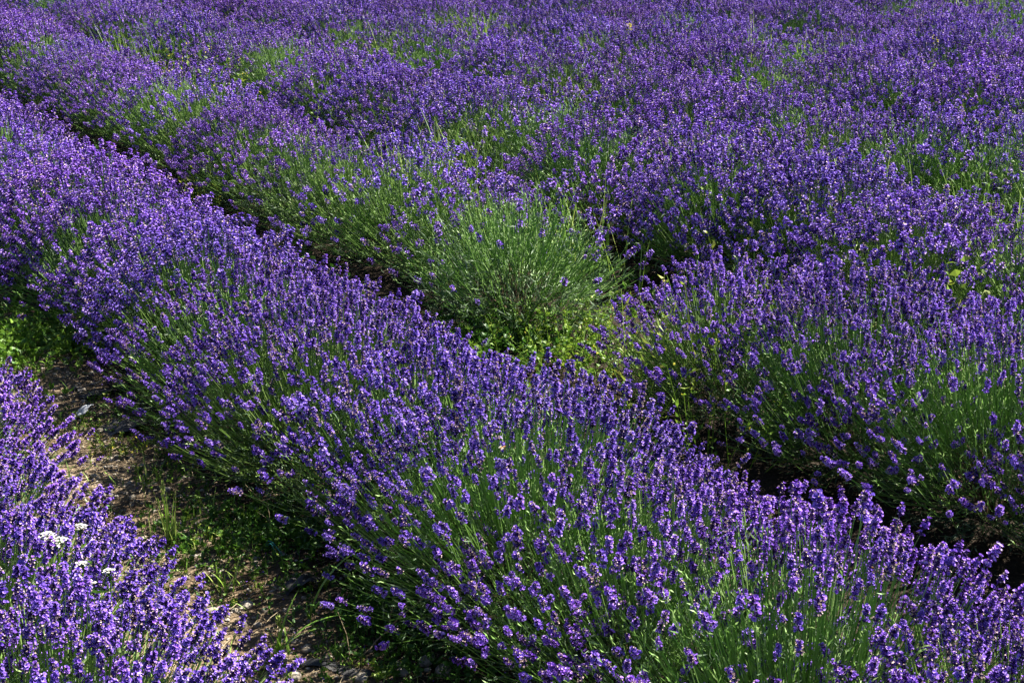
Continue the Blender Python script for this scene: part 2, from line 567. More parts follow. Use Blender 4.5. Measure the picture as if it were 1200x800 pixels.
    sl = (leaf_h * 1.05 * np.cos(th) + leaf_r * 0.62 * np.sin(th)) * rng.uniform(0.75, 1.18, ns)
    fol = Geo()
    nl = 15 if near else 9
    f = np.linspace(0.25, 1.0, nl)[None, :]
    Q = foot[:, None, :] + sdir[:, None, :] * (sl[:, None] * f)[..., None] + rng.normal(0, 0.004, (ns, nl, 3))
    D = sdir[:, None, :] * 0.75 + rng.normal(0, 0.5, (ns, nl, 3)) + np.array([0, 0, 0.15])
    Q, D = Q.reshape(-1, 3), D.reshape(-1, 3)
    Q[:, 2] = np.maximum(Q[:, 2], 0.012)
    leaves(fol, Q, D, rng.uniform(0.022, 0.044, len(Q)) * (1 if near else 1.25), rng.uniform(0.0026, 0.0042, len(Q)) * (1 if near else 1.5), np.clip(rng.normal(0.5, 0.22, len(Q)), 0, 1), rng)
    # woody foot
    nw = 26
    wa = rng.uniform(0, 6.283, nw); wr = rng.uniform(0.1, 0.9, nw)
    wh = np.stack([np.cos(wa), np.sin(wa), 0 * wa], -1)
    e0 = wh * 0.03
    e0[:, 2] = -0.02
    e1 = wh * (wr * leaf_r * 0.45)[:, None]; e1[:, 2] = leaf_h * 0.30
    e2 = wh * (wr * leaf_r * 0.85)[:, None] + rng.normal(0, 0.02, (nw, 3)); e2[:, 2] = leaf_h * (0.75 - 0.3 * wr)
    wood = Geo()
    tubes(wood, np.stack([e0, e1, e2], 1), np.outer(np.ones(nw), [0.006, 0.004, 0.002]), rng.uniform(0, 0.6, nw), 4)
    if dead > 0:
        nd = int(160 * dead)
        c = rng.normal(0, 0.05, (nd, 3)) + np.array([-0.10, -0.08, 0.10])
        dd = unit(np.array([-0.35, -0.25, 0.9]) + rng.normal(0, 0.35, (nd, 3)))
        ll = rng.uniform(0.08, 0.2, nd)[:, None]
        tubes(wood, np.stack([c, c + dd * ll * 0.5 + rng.normal(0, 0.008, (nd, 3)), c + dd * ll], 1), np.outer(np.ones(nd), [0.0018, 0.0014, 0.0008]), rng.uniform(0.3, 1.0, nd))
    return fol, stem, blossom, wood, apart


# ------------------------------------------------------------------ lavender: the field
ROW_S0, ROW_STEP, N_ROWS = 0.36, 1.30, 11
# places in the field (s, t, radius, bloom) where the bushes flower thinly or stand bare
THIN = [(3.45, 11.6, 0.55, 0.22), (4.7, 14.2, 0.5, 0.5), (4.5, 12.4, 0.5, 0.5), (3.1, 8.25, 0.45, 0.35), (2.6, 6.3, 0.5, 0.38),
        (2.75, 5.75, 0.45, 0.40), (2.6, 9.3, 0.5, 0.45), (6.7, 11.0, 0.5, 0.45), (5.6, 10.5, 0.45, 0.5), (4.5, 9.2, 0.45, 0.5),
        (4.4, 10.2, 0.5, 0.5), (4.2, 6.15, 0.40, 0.2), (7.1, 9.4, 0.5, 0.4), (5.9, 8.4, 0.4, 0.5),
        (4.4, 6.9, 0.4, 0.5), (2.98, 4.68, 0.30, 0.19), (2.96, 5.2, 0.2, 0.42), (2.96, 6.7, 0.28, 0.3), (5.3, 5.3, 0.4, 0.45), (5.5, 4.7, 0.3, 0.5),
        (5.4, 4.0, 0.35, 0.45), (8.2, 8.8, 0.5, 0.4), (10.6, 8.6, 0.4, 0.5), (12.1, 9.6, 0.7, 0.25), (4.1, 3.0, 0.45, 0.60)]
MISSING = [(12.1, 10.2, 0.5)]            # gaps where a bush is gone


def bloom_at(s, t):
    b = 1.0
    for a, c, rad, v in THIN:
        if math.hypot(s - a, t - c) < rad:
            b = min(b, v)
    return b


# kinds of bush for the farther field; each is built once and copied
VARIANTS = []
for i in range(7):
    VARIANTS.append(('full', bush_geometry(900 + i, 820, 120, 0.46, 0.30, 1.1, 1.0, False, patch=0.55)))
for i in range(4):
    VARIANTS.append(('half', bush_geometry(930 + i, 520, 420, 0.44, 0.31, 1.1, 0.42, False, patch=0.7)))
for i in range(3):
    VARIANTS.append(('thin', bush_geometry(950 + i, 300, 420, 0.44, 0.31, 1.32, 0.30, False, patch=0.8)))
VARIANT_MESHES = []
for kind, (fol, stem, blossom, wood, _) in VARIANTS:
    VARIANT_MESHES.append((kind, fol.mesh('foliage', M_LEAF), stem.mesh('stem', M_STEM), blossom.mesh('blossom', M_FLOWER), wood.mesh('woody_base', M_WOOD)))

NEAR_T = {0: (1.30, 1.84, 2.36, 2.85, 3.34, 3.86, 4.33, 4.80),
          1: (0.73, 1.22, 1.72, 2.20, 2.67, 3.17, 3.68, 4.20, 4.70, 5.20),
          2: (1.42, 1.93, 2.42, 2.90, 3.44, 4.68, 5.20, 5.70, 6.20, 6.70)}
TALL_ON = (1, 2)
LABELS = {
    (0, 0): 'lavender bush at the bottom edge of the photo nearest the pale dirt',
    (0, 1): 'lavender bush with loose spikes leaning over the sunlit dirt below the yarrow',
    (0, 2): 'dense purple lavender bush around the three small yarrow heads',
    (0, 3): 'purple lavender bush behind the broad white yarrow head',
    (0, 4): 'purple lavender bush at the photo edge across from the pale torn scrap',
    (0, 5): 'lavender bush at the photo edge just before the green weed patch',
    (1, 0): 'lavender bush cut off by the bottom corner of the photo',
    (1, 1): 'bushy purple lavender just below the bush with three tall spikes',
    (1, 2): 'full lavender bush carrying three tall spikes above the row top',
    (1, 3): 'lavender bush with open green stems above the bottom edge of the photo',
    (1, 4): 'lavender bush overhanging the clover and the long dry twig',
    (1, 5): 'purple bush with bare green flank above the crumpled black plastic scrap',
    (1, 6): 'dense lavender bush across the dirt path from the yarrow',
    (1, 7): 'lavender bush overhanging the creeping yellowish weed on the path',
    (1, 8): 'lavender bush hanging over the dark plastic sheet behind the torn scrap',
    (1, 9): 'lavender bush beside the green weeds at the far end of the path',
    (2, 0): 'dark-based lavender bush at the photo edge beyond the deep furrow',
    (2, 1): 'lavender bush with thin outer spikes at the photo edge beyond the furrow',
    (2, 2): 'full purple bush with dark shaded foot, third from the lime weeds',
    (2, 3): 'broad purple lavender bush behind the one fanning over the lime weeds',
    (2, 4): 'lavender bush with green stems fanning over the lime weeds by the gap',
    (2, 5): 'sparse grey-green lavender bush with brown dead twigs beside the lime weeds',
    (2, 6): 'half-green lavender bush touching the sparse grey-green one',
    (2, 7): 'lavender bush with purple top, second up the row from the sparse grey-green one',
    (2, 8): 'lavender bush with dark open side, third beyond the sparse grey-green one',
    (2, 9): 'silvery green thin lavender bush, fourth beyond the sparse one with dead twigs',
}
rnd = random.Random(5)
placed = []
for row in range(N_ROWS):
    s0 = ROW_S0 + ROW_STEP * row
    t = -1.0 + rnd.uniform(0, 0.4)
    i = 0
    near_ts = list(NEAR_T.get(row, ()))
    while t < 19:
        if near_ts:
            t = near_ts.pop(0)
        else:
            t += 0.50 * rnd.uniform(0.90, 1.12)
        s = s0 + rnd.uniform(-0.06, 0.06) * (1 if row < 3 else 2.2)
        near_end = min(max((4.6 - t) / 3.0, 0), 1)
        if row == 0:
            s += 0.02 + 0.12 * (1 - near_end) if t < 4.6 else -0.04
        elif row == 1:
            s += (0.17, 0.15, 0.07, 0.03, 0.02)[i] if i < 5 else 0.0
        elif row == 2:
            s += 0.06 + 0.14 * near_end
        size = rnd.uniform(0.95, 1.10) * (0.98 if row < 2 else 1.0 if row == 2 else 1.10)
        turn = rnd.uniform(-0.6, 0.6)
        seed = rnd.randrange(10 ** 6)
        x, y = st(s, t)
        ok, d = seen(x, y, 0.3, 0.75)
        if not ok or any(math.hypot(s - a, t - c) < q for a, c, q in MISSING):
            continue
        placed.append((row, i, s, t, float(x), float(y), d, size, turn, seed))
        i += 1

ROWNAMES = ['low row before the dirt path', 'long row behind the dirt path', 'row behind the dark gap'] + \
    ['%s row up from the bottom corner' % w for w in ('fourth', 'fifth', 'sixth', 'seventh', 'eighth', 'ninth', 'tenth', 'eleventh')]


def field_label(row, i, b):
    look = 'full purple' if b > 0.7 else ('half-flowered' if b > 0.34 else 'thin green')
    lab = LABELS.get((row, i))
    if lab:
        return lab, 'lavender bushes of the ' + ROWNAMES[row]
    return '%s lavender bush merged into the %s' % (look, ROWNAMES[row]), '%s lavender bushes of the %s' % (look, ROWNAMES[row])


TALL = ((0.59, 2.49, 0.575), (0.62, 2.46, 0.57), (0.67, 2.47, 0.58))     # three spikes that overtop the row
for row, i, s, t, x, y, d, size, turn, seed in placed:
    b = bloom_at(s, t)
    if row > 2 and b > 0.9 and (seed // 31) % 100 < 15:
        b = 0.5
    lab, grp = field_label(row, i, b)
    z = float(ground_z(x, y))
    e = thing('lavender_bush', lab, 'lavender', x, y, z, grp)
    if d < 4.9:
        apart_fn = None
        if d < 3.75:
            def apart_fn(P, x=x, y=y, z=z):
                W = P + np.array([x, y, z])
                dd = W[:, 1] * CP + (CAM_Z - W[:, 2]) * SP
                up = W[:, 1] * SP - (CAM_Z - W[:, 2]) * CP
                inside = (np.abs(W[:, 0]) < 0.36 * dd) & (np.abs(up) < 0.24 * dd)
                k = np.nonzero(inside)[0]
                return k[np.argsort(dd[k])][:100]
        low = 0.86 if row == 0 else 1.0
        nb = int((880 if b > 0.7 else 600 if b > 0.25 else 420) * size ** 2)
        fol, stem, blossom, wood, apart = bush_geometry(
            seed, nb, 190 if b > 0.7 else 260 if b > 0.25 else 60, (0.455 if b > 0.25 else 0.38) * size, (0.335 if b > 0.4 else 0.25) * size * low, size * (1.0 if b > 0.25 else 0.95) * low, b if b > 0.25 else 0.9, True,
            apart_fn, patch=0.52, dead=1.5 if b < 0.25 else 0.12)
        if (row, i) == TALL_ON:
            foot = np.array([0.0, 0.0, 0.15])
            for k, p in enumerate(TALL):
                q = np.array(p) - [x, y, z]
                tubes(stem, np.stack([foot, (foot + q) / 2 + [0, 0, 0.02], q])[None], np.full((1, 3), 0.0012), np.array([0.7]))
                m = Matrix.Rotation(0.12 * (k - 1), 4, 'Y') @ Matrix.Scale(1.5, 4)
                m.translation = Vector(q)
                apart.append((2 * k, m))
        link('foliage', fol.mesh('foliage', M_LEAF), e)
        link('stem', stem.mesh('stem', M_STEM if b > 0.25 else M_LEAF), e)
        if blossom.n:
            tag(link('blossom', blossom.mesh('blossom', M_FLOWER), e), kind='stuff')
        link('woody_base', wood.mesh('woody_base', M_WOOD), e)
        for w, m in apart:
            o = link('flower_spike', SPIKE_MESHES[w], e)
            o.matrix_local = m
    else:
        kind = 'full' if b > 0.7 else ('half' if b > 0.34 else 'thin')
        vs = [v for v in VARIANT_MESHES if v[0] == kind]
        v = vs[seed % len(vs)]
        e.rotation_euler = (0, 0, turn)
        e.scale = (size, size, size * (0.94 + 0.12 * ((seed // 7) % 10) / 10))
        for nm, me in zip(('foliage', 'stem', 'blossom', 'woody_base'), v[1:]):
            o = link(nm, me, e)
            if nm == 'blossom':
                o['kind'] = 'stuff'
for p in placed:
    if p[6] < 7.5:
        print('BUSH', p[0], p[1], 's%.2f t%.2f' % (p[2], p[3]), 'px %d' % (600 + 1667 * p[4] / (p[5] * CP + (CAM_Z - 0.4) * SP)), 'py %d' % (400 + 1667 * ((CAM_Z - 0.4) * CP - p[5] * SP) / (p[5] * CP + (CAM_Z - 0.4) * SP)))
print('bushes', len(placed), 'per row', [sum(1 for p in placed if p[0] == k) for k in range(N_ROWS)])


# ------------------------------------------------------------------ weeds, grass and litter on the ground
def at_ground(x, y, dz=0.0):
    x, y = np.asarray(x, float), np.asarray(y, float)
    return np.stack([x, y, ground_z(x, y) + dz], -1)


def sprigs(g, rng, xy, height, leaf, tint, nl=(4, 9), tint_sd=0.12):
    """small broad-leaved sprigs at points xy"""
    n = len(xy)
    if n == 0:
        return
    h = height * rng.uniform(0.35, 1.3, n)
    k = int(nl[1])
    foot = at_ground(xy[:, 0], xy[:, 1])
    up = unit(np.array([0, 0, 1.0]) + rng.normal(0, 0.35, (n, 3)))
    tubes(g, np.stack([foot, foot + up * (h * 0.5)[:, None], foot + up * h[:, None]], 1), np.full((n, 3), 0.0007), np.clip(tint + 0.05, 0, 1))
    f = rng.uniform(0.15, 1.0, (n, k))
    Q = (foot[:, None, :] + up[:, None, :] * (h[:, None] * f)[..., None]).reshape(-1, 3)
    D = rng.normal(0, 1, (n * k, 3)); D[:, 2] = np.abs(D[:, 2]) * 0.6 + 0.1
    ok = rng.random(n * k) < (nl[0] + nl[1]) / (2 * nl[1])
    m = int(ok.sum())
    tt = np.repeat(np.broadcast_to(tint, (n,)), k)[ok]
    lw = leaf * rng.uniform(0.6, 1.3, m)
    leaves(g, Q[ok], D[ok], lw, lw * rng.uniform(0.40, 0.62, m), np.clip(tt + rng.normal(0, tint_sd, m), 0, 1), rng)


rng = np.random.default_rng(77)
g = Geo()


def scatter(cx, cy, rad, n):
    return np.array([cx, cy]) + rng.normal(0, rad * 0.55, (n, 2))


def along(s, sw, t0, t1, n):
    q = rng.uniform(t0, t1, n); p = s + rng.normal(0, sw, n)
    return np.stack([p * RC - q * RS, p * RS + q * RC], -1)


sprigs(g, rng, scatter(-1.92, 5.22, 0.42, 520), 0.085, 0.028, 0.62)
sprigs(g, rng, scatter(-2.3, 5.7, 0.55, 240), 0.075, 0.026, 0.45)
clump = Wobble(31, 6.0, 2)
q = along(1.15, 0.17, 2.3, 5.6, 3000)
q = q[clump(q) > -0.12]
sprigs(g, rng, q, 0.026, 0.011, np.clip(rng.normal(0.52, 0.24, len(q)), 0, 1), nl=(2, 7))
q = scatter(-0.80, 3.58, 0.25, 240)
sprigs(g, rng, q, 0.045, 0.017, np.clip(rng.normal(0.45, 0.2, len(q)), 0, 1))
sprigs(g, rng, scatter(-0.62, 3.62, 0.16, 90), 0.05, 0.018, 0.35)
sprigs(g, rng, scatter(-0.30, 3.10, 0.20, 330), 0.085, 0.018, 0.22, tint_sd=0.08)
sprigs(g, rng, scatter(-0.10, 2.88, 0.16, 120), 0.06, 0.016, 0.22)
sprigs(g, rng, scatter(-0.58, 3.50, 0.14, 110), 0.06, 0.017, 0.25)
sprigs(g, rng, scatter(-0.02, 5.25, 0.25, 170), 0.11, 0.030, 0.20)
for k in range(1, 10):
    sm = ROW_S0 + ROW_STEP * (k + 0.5)
    t_lo, t_hi = max(0.5, 3.2 - 0.3 * k), 12.5 + 0.4 * k
    q = along(sm, 0.16, t_lo, t_hi, int(120 * (t_hi - t_lo)))
    keep = clump(q * 0.6) > -0.7
    q = q[keep]
    sprigs(g, rng, q, 0.10, 0.030, np.clip(rng.normal(0.40, 0.16, len(q)), 0, 1))
tag(link('weed_cover', g.mesh('weed_cover', M_WEED)), kind='stuff')

g = Geo()
q = np.concatenate([along(1.02, 0.22, 2.2, 5.6, 520), scatter(-0.80, 3.55, 0.25, 160)])
n = len(q)
blades(g, at_ground(q[:, 0], q[:, 1]), rng.uniform(0, 6.28, n), rng.uniform(0.015, 0.075, n), rng.uniform(0.0015, 0.004, n), rng.uniform(0.0, 0.9, n), rng.uniform(0, 1.0, n), np.clip(rng.normal(0.55, 0.25, n), 0, 1))
q = np.stack([rng.uniform(-6, 12, 9000), rng.uniform(14.5, 26, 9000)], -1)
q = q[(q @ np.array([RC, RS])) > 13.6]
n = len(q)
blades(g, at_ground(q[:, 0], q[:, 1]), rng.uniform(0, 6.28, n), rng.uniform(0.12, 0.4, n), rng.uniform(0.006, 0.012, n), rng.uniform(0.0, 0.5, n), rng.uniform(0, 0.9, n), np.clip(rng.normal(0.45, 0.2, n), 0, 1))
tag(link('grass', g.mesh('grass', M_GRASS)), kind='stuff')

# straw and fallen stalks on the path
g = Geo()
q = np.concatenate([along(1.06, 0.20, 2.2, 5.6, 5200), along(2.33, 0.2, 1.0, 9, 1200)])
n = len(q)
a = rng.uniform(0, 6.28, n); ll = rng.uniform(0.008, 0.05, n)
p = at_ground(q[:, 0], q[:, 1], 0.003) + np.stack([0 * a, 0 * a, rng.exponential(0.004, n)], -1)
dv = np.stack([np.cos(a), np.sin(a), rng.normal(0, 0.18, n)], -1) * ll[:, None]
tubes(g, np.stack([p, p + dv * 0.5 + rng.normal(0, 0.0015, (n, 3)), p + dv], 1), np.full((n, 3), 0.0008), rng.uniform(0, 1, n))
tag(link('straw', g.mesh('straw', M_STRAW)), kind='stuff')

g = Geo()
q = np.concatenate([along(0.88, 0.12, 2.2, 5.0, 420), along(1.28, 0.12, 2.3, 5.4, 420)])
n = len(q)
leaves(g, at_ground(q[:, 0], q[:, 1], 0.004), np.stack([rng.normal(0, 1, n), rng.normal(0, 1, n), rng.normal(0, 0.2, n)], -1), rng.uniform(0.004, 0.008, n), 0.004, rng.uniform(0.3, 0.95, n), rng)
tag(link('fallen_petals', g.mesh('fallen_petals', M_FLOWER)), kind='stuff')


def ico(sub):
    import bmesh
    b = bmesh.new(); bmesh.ops.create_icosphere(b, subdivisions=sub, radius=1.0)
    v = np.array([x.co[:] for x in b.verts]); f = np.array([[x.index for x in y.verts] for y in b.faces]); b.free()
    return v, f


ICO1, ICO2, ICO3 = ico(1), ico(2), ico(3)


def stone_into(g, rng, base, p, size, flat):
    v, f = base
    w = Wobble(int(rng.integers(1 << 30)), 1.6)
    ax = np.array([1, rng.uniform(0.65, 1.0), flat]) * size
    a = rng.uniform(0, 6.28)
    q = v * (1 + 0.22 * w(v))[:, None] * ax
    q = np.round(q / (size * 0.32)) * (size * 0.32) * 0.25 + q * 0.75     # a few broken faces
    rot = np.array([[math.cos(a), -math.sin(a), 0], [math.sin(a), math.cos(a), 0], [0, 0, 1]])
    g.add(q @ rot.T + p, f, None, 0.5)


g = Geo()
q = along(1.05, 0.18, 2.2, 5.4, 2600)
for x, y in q:
    sz = min(0.0022 + rng.exponential(0.0028), 0.013)
    stone_into(g, rng, ICO1, at_ground(x, y, sz * 0.15), sz, rng.uniform(0.5, 0.8))
tag(link('gravel', g.mesh('gravel', M_STONE)), kind='stuff')

STONES = [
    (-0.75, 3.15, 0.021, 'round beige stone on the sunlit dirt beside purple spikes'),
    (-0.67, 3.18, 0.020, 'flat pale stone in the sun beyond the round beige stone'),
    (-0.62, 3.44, 0.014, 'small grey stone beside the black plastic scrap'),
    (-0.56, 3.06, 0.013, 'white pebble beside the stalk of the seed-headed grass'),
    (-0.61, 2.96, 0.017, 'pale stone behind the purple spikes at the path edge'),
    (-0.49, 2.985, 0.012, 'bright white pebble under the arching green grass blade'),
    (-0.50, 2.86, 0.018, 'cream stone at the foot of the bent grass blades'),
    (-0.40, 3.00, 0.015, 'grey stone on the shaded dirt by the dry twig'),
    (-0.20, 2.92, 0.021, 'grey flat stone in deep shade under the lavender stems'),
    (-0.155, 2.885, 0.022, 'blocky grey stone in shade beside the flat grey stone'),
    (-0.25, 2.87, 0.016, 'small pale stone on the shaded soil below the clover'),
    (-0.345, 2.86, 0.018, 'pale stone beside the bright green seedling'),
    (-0.85, 3.32, 0.012, 'small beige pebble on the brightest strip of dirt'),
    (-0.74, 3.74, 0.014, 'grey stone in half shade beyond the grass tuft'),
    (-0.64, 3.60, 0.015, 'grey stone among small weeds behind the plastic scrap'),
    (-1.27, 3.98, 0.013, 'beige stone on the shaded end of the path'),
]
for x, y, sz, lab in STONES:
    g = Geo()
    stone_into(g, rng, ICO3, np.zeros(3), sz, 0.62)
    o = link('stone', g.mesh('stone', M_STONE)); o.location = at_ground(x, y, sz * 0.25)
    tag(o, lab, 'stone', 'stones lying on the dirt path')


# ------------------------------------------------------------------ grass tufts and weeds one can tell apart
def grass_tuft(x, y, n, h, width, lab, seed, group=None, spread=0.03, lean=0.35, droop=0.8, tint=0.5, arcs=(), seed_heads=0, name='grass_tuft', cat='grass tuft'):
    r = np.random.default_rng(seed)
    z = float(ground_z(x, y))
    e = thing(name, lab, cat, x, y, z, group)
    g = Geo()
    p = np.concatenate([r.normal(0, spread, (n, 2)), np.zeros((n, 1))], 1)
    blades(g, p, r.uniform(0, 6.28, n), h * r.uniform(0.5, 1.1, n), width * r.uniform(0.7, 1.2, n), r.uniform(0.02, lean, n), r.uniform(0.05, droop, n), np.clip(r.normal(tint, 0.18, n), 0, 1), 5)
    for az, l, w, ln, dr in arcs:
        blades(g, np.zeros((1, 3)), np.array([az]), l, w, ln, dr, 0.55, 9)
    link('blade', g.mesh('blade', M_GRASS), e)['kind'] = 'stuff'
    if seed_heads:
        g = Geo()
        for i in range(seed_heads):
            a = r.uniform(0, 6.28); l = h * r.uniform(0.95, 1.25)
            t1 = np.array([math.cos(a) * 0.12, math.sin(a) * 0.12, 1.0]) * l
            tubes(g, np.array([[t1 * 0, t1 * 0.5, t1]]), np.array([[0.0013, 0.0011, 0.0009]]), np.array([0.8]))
            m = 40
            f = r.uniform(0.78, 1.0, m)
            leaves(g, t1[None] * f[:, None] + r.normal(0, 0.002, (m, 3)), np.array([0, 0, 1.0]) + r.normal(0, 0.35, (m, 3)), 0.014, 0.004, np.clip(r.normal(0.9, 0.1, m), 0, 1), r)
        link('seed_head', g.mesh('seed_head', M_GRASS), e)
    return e


grass_tuft(-0.94, 3.52, 16, 0.16, 0.006, 'upright grass tuft with tall pale blades on the weedy dirt path', 1, 'grass tufts on the dirt path', 0.012, 0.18, 0.3, 0.75, seed_heads=1)
grass_tuft(-0.55, 2.93, 11, 0.10, 0.007, 'grass tuft with bent broad blades arching from the path edge', 2, 'grass tufts on the dirt path', 0.014, 0.4, 0.9, 0.55,
           arcs=((0.35, 0.23, 0.009, 0.55, 1.5), (1.0, 0.17, 0.009, 0.2, 0.8), (0.1, 0.13, 0.007, 0.5, 1.0)), seed_heads=1)
grass_tuft(-0.50, 3.12, 3, 0.08, 0.006, 'single long grass blade curving out over the shaded black plastic', 3, 'grass tufts on the dirt path', 0.004, 0.3, 0.6, 0.3,
           arcs=((0.55, 0.27, 0.010, 0.25, 1.35),))
grass_tuft(-0.72, 3.26, 12, 0.085, 0.006, 'short bright grass tuft behind the round beige stone', 4, 'grass tufts on the dirt path', 0.018, 0.5, 0.9, 0.75)
grass_tuft(-0.40, 2.96, 9, 0.07, 0.005, 'sparse short grass tuft on the shaded gravel by the dry twig', 5, 'grass tufts on the dirt path', 0.025, 0.6, 0.7, 0.5)
grass_tuft(-1.10, 3.90, 10, 0.10, 0.005, 'small grass tuft between purple spikes and the shaded plastic', 6, 'grass tufts on the dirt path', 0.03, 0.5, 0.9, 0.7)
TUFTS = [
    (-0.38, 7.05, 90, 0.52, 'broad bright green grass clump in the gap in the middle of the far field'),
    (0.98, 6.95, 60, 0.48, 'bright green grass patch behind the weedy middle rows'),
    (1.52, 6.62, 45, 0.46, 'wide green grass patch beside the grey-green bush far up the field'),
    (1.75, 6.55, 26, 0.46, 'darker green grass patch joined to the wide green grass patch'),
    (2.12, 6.05, 45, 0.44, 'large green grass patch near the edge of the middle rows'),
    (2.0, 5.75, 26, 0.44, 'green grass clump in front of the large green grass patch'),
    (0.30, 6.20, 26, 0.42, 'light green grass clump between two purple rows mid field'),
    (0.02, 6.22, 18, 0.40, 'small light green grass clump next to a larger one mid field'),
    (-3.05, 11.45, 70, 0.56, 'pale green grass patch near the far corner of the field'),
    (-0.15, 12.75, 50, 0.56, 'dark green grass patch at the far top of the field'),
    (1.10, 11.55, 50, 0.56, 'yellowish green grass patch under the top of the far field'),
    (-1.03, 10.1, 36, 0.54, 'small lime grass clump in the distant purple rows'),
    (-0.85, 11.75, 36, 0.54, 'thin green grass clump high up in the purple rows'),
    (2.39, 11.75, 36, 0.54, 'thin grass clump beyond the tall pale grass stalk'),
    (4.80, 14.85, 90, 0.58, 'dark green grass patch breaking the purple at the far corner'),
    (5.25, 14.5, 90, 0.54, 'green grass strip at the far edge of the purple field'),
]
for i, (x, y, n, h, lab) in enumerate(TUFTS):
    grass_tuft(x, y, int(n * 1.8), h * 1.12, 0.009, lab, 40 + i, 'grass clumps growing in the lavender field', 0.16, 0.4, 0.7, 0.72)


def leafy_weed(x, y, h, n, leaf, tint, lab, seed, name='weed_plant', cat='weed', spread=0.05, flowers=0, group=None, tilt=0.25, narrow=0.42, per=14):
    r = np.random.default_rng(seed)
    e = thing(name, lab, cat, x, y, float(ground_z(x, y)), group)
    gs, gl, gf = Geo(), Geo(), Geo()
    foot = np.concatenate([r.normal(0, spread, (n, 2)), np.zeros((n, 1))], 1)
    d = unit(np.array([0, 0, 1.0]) + r.normal(0, tilt, (n, 3)) * [1, 1, 0.2] + foot * 3)
    l = h * r.uniform(0.6, 1.08, n)
    tip = foot + d * l[:, None]
    tubes(gs, np.stack([foot, (foot + tip) / 2 + r.normal(0, 0.006, (n, 3)), tip], 1), np.outer(np.ones(n), [0.0018, 0.0014, 0.0009]), np.full(n, min(tint + 0.05, 1)), 4)
    f = r.uniform(0.15, 1.02, (n, per))
    Q = (foot[:, None] + (tip - foot)[:, None] * f[..., None]).reshape(-1, 3)
    D = r.normal(0, 1, (n * per, 3)); D[:, 2] = np.abs(D[:, 2]) * 0.7 + 0.15
    k = len(Q)
    ll = leaf * r.uniform(0.55, 1.2, k) * (1.15 - 0.5 * f.ravel())
    leaves(gl, Q, D, ll, ll * narrow, np.clip(r.normal(tint, 0.13, k), 0, 1), r)
    if n > 8:                                   # a low tangle: its stems are lost among its leaves
        gl.add(np.concatenate(gs.v), None, np.concatenate(gs.f4), np.concatenate(gs.t))
    else:
        link('stem', gs.mesh('stem', M_WEED), e)
    link('foliage', gl.mesh('foliage', M_WEED), e)
    if flowers:
        for i in range(n):
            m = flowers
            P = tip[i] + r.normal(0, 0.012, (m, 3)) - d[i] * r.uniform(0, 0.03, (m, 1))
            leaves(gf, P, r.normal(0, 1, (m, 3)) + [0, 0, 0.7], 0.011, 0.008, r.uniform(0, 1, m), r)
        link('blossom', gf.mesh('blossom', M_YELLOW), e)
    return e


leafy_weed(0.15, 5.10, 0.19, 85, 0.032, 0.74, 'bright lime green weed clump filling the gap between two lavender bushes', 60, spread=0.17, per=18, tilt=0.4)
leafy_weed(0.38, 4.95, 0.17, 70, 0.026, 0.64, 'yellow-flecked green weed at the foot of the bush by the gap', 61, spread=0.16, per=16, tilt=0.45, flowers=1)
leafy_weed(-0.06, 5.40, 0.18, 22, 0.045, 0.22, 'dark broad-leaved weed in shade under the sparse grey-green bush', 62, spread=0.12, per=12, tilt=0.5)
leafy_weed(-1.66, 7.70, 0.24, 34, 0.034, 0.88, 'bright lime weed clump in the dark gap far along the row', 63, spread=0.10, per=16, tilt=0.35, flowers=1)
leafy_weed(-1.25, 4.18, 0.06, 30, 0.013, 0.88, 'low yellowish green creeping weed on the dirt beside the dark plastic', 64, spread=0.06, per=14, tilt=0.8, flowers=1)
leafy_weed(-2.28, 10.05, 0.50, 26, 0.05, 0.84, 'yellow-flowered green weed clump far up among the purple rows', 65, spread=0.12, per=16, flowers=4)
leafy_weed(-2.42, 10.6, 0.52, 14, 0.05, 0.80, 'smaller yellow-flowered weed behind the yellow-flowered weed clump', 66, spread=0.08, per=14, flowers=4)
leafy_weed(2.68, 9.05, 0.78, 3, 0.06, 0.95, 'tall yellowish weed stalk standing above the far purple rows', 67, spread=0.05, per=16, flowers=10)
leafy_weed(2.78, 8.75, 0.58, 3, 0.07, 0.92, 'shorter yellow-green weed leaning beside the tall yellowish stalk', 68, spread=0.04, per=10)
leafy_weed(0.78, 10.93, 0.66, 1, 0.03, 0.95, 'single upright stalk of small yellow flowers in the far field', 69, spread=0.01, tilt=0.05, per=16, flowers=34)
leafy_weed(0.76, 6.02, 0.60, 2, 0.065, 0.72, 'broad-leaved green weed poking up above the flowers mid field', 70, spread=0.03, per=9, narrow=0.45)
leafy_weed(0.92, 5.53, 0.55, 2, 0.045, 0.88, 'thin yellow-green weed rising above the flowers mid field', 71, spread=0.02, per=9)
leafy_weed(0.63, 4.94, 0.50, 1, 0.05, 0.72, 'pale green leaves of a lone weed in a shaded purple bush', 72, spread=0.02, per=7, narrow=0.6)
leafy_weed(0.60, 4.47, 0.53, 3, 0.045, 0.85, 'weed with yellowing leaf tips poking through the top of a bush', 73, spread=0.06, per=6, narrow=0.6, flowers=1)
leafy_weed(1.68, 4.86, 0.54, 4, 0.065, 0.76, 'large-leaved bright weed among thin stems at the photo edge', 74, spread=0.07, per=10, narrow=0.5)
leafy_weed(1.66, 4.60, 0.40, 8, 0.045, 0.6, 'low green weed below the large-leaved bright weed', 75, spread=0.10, per=12)
leafy_weed(0.35, 4.18, 0.50, 4, 0.07, 0.84, 'narrow-leaved bright green weed rising through the bush by the gap', 76, spread=0.04, per=10, narrow=0.16)
leafy_weed(0.62, 4.05, 0.36, 16, 0.03, 0.80, 'yellowing weed tangled in the stems of the bush by the gap', 77, spread=0.10, per=12, flowers=1)
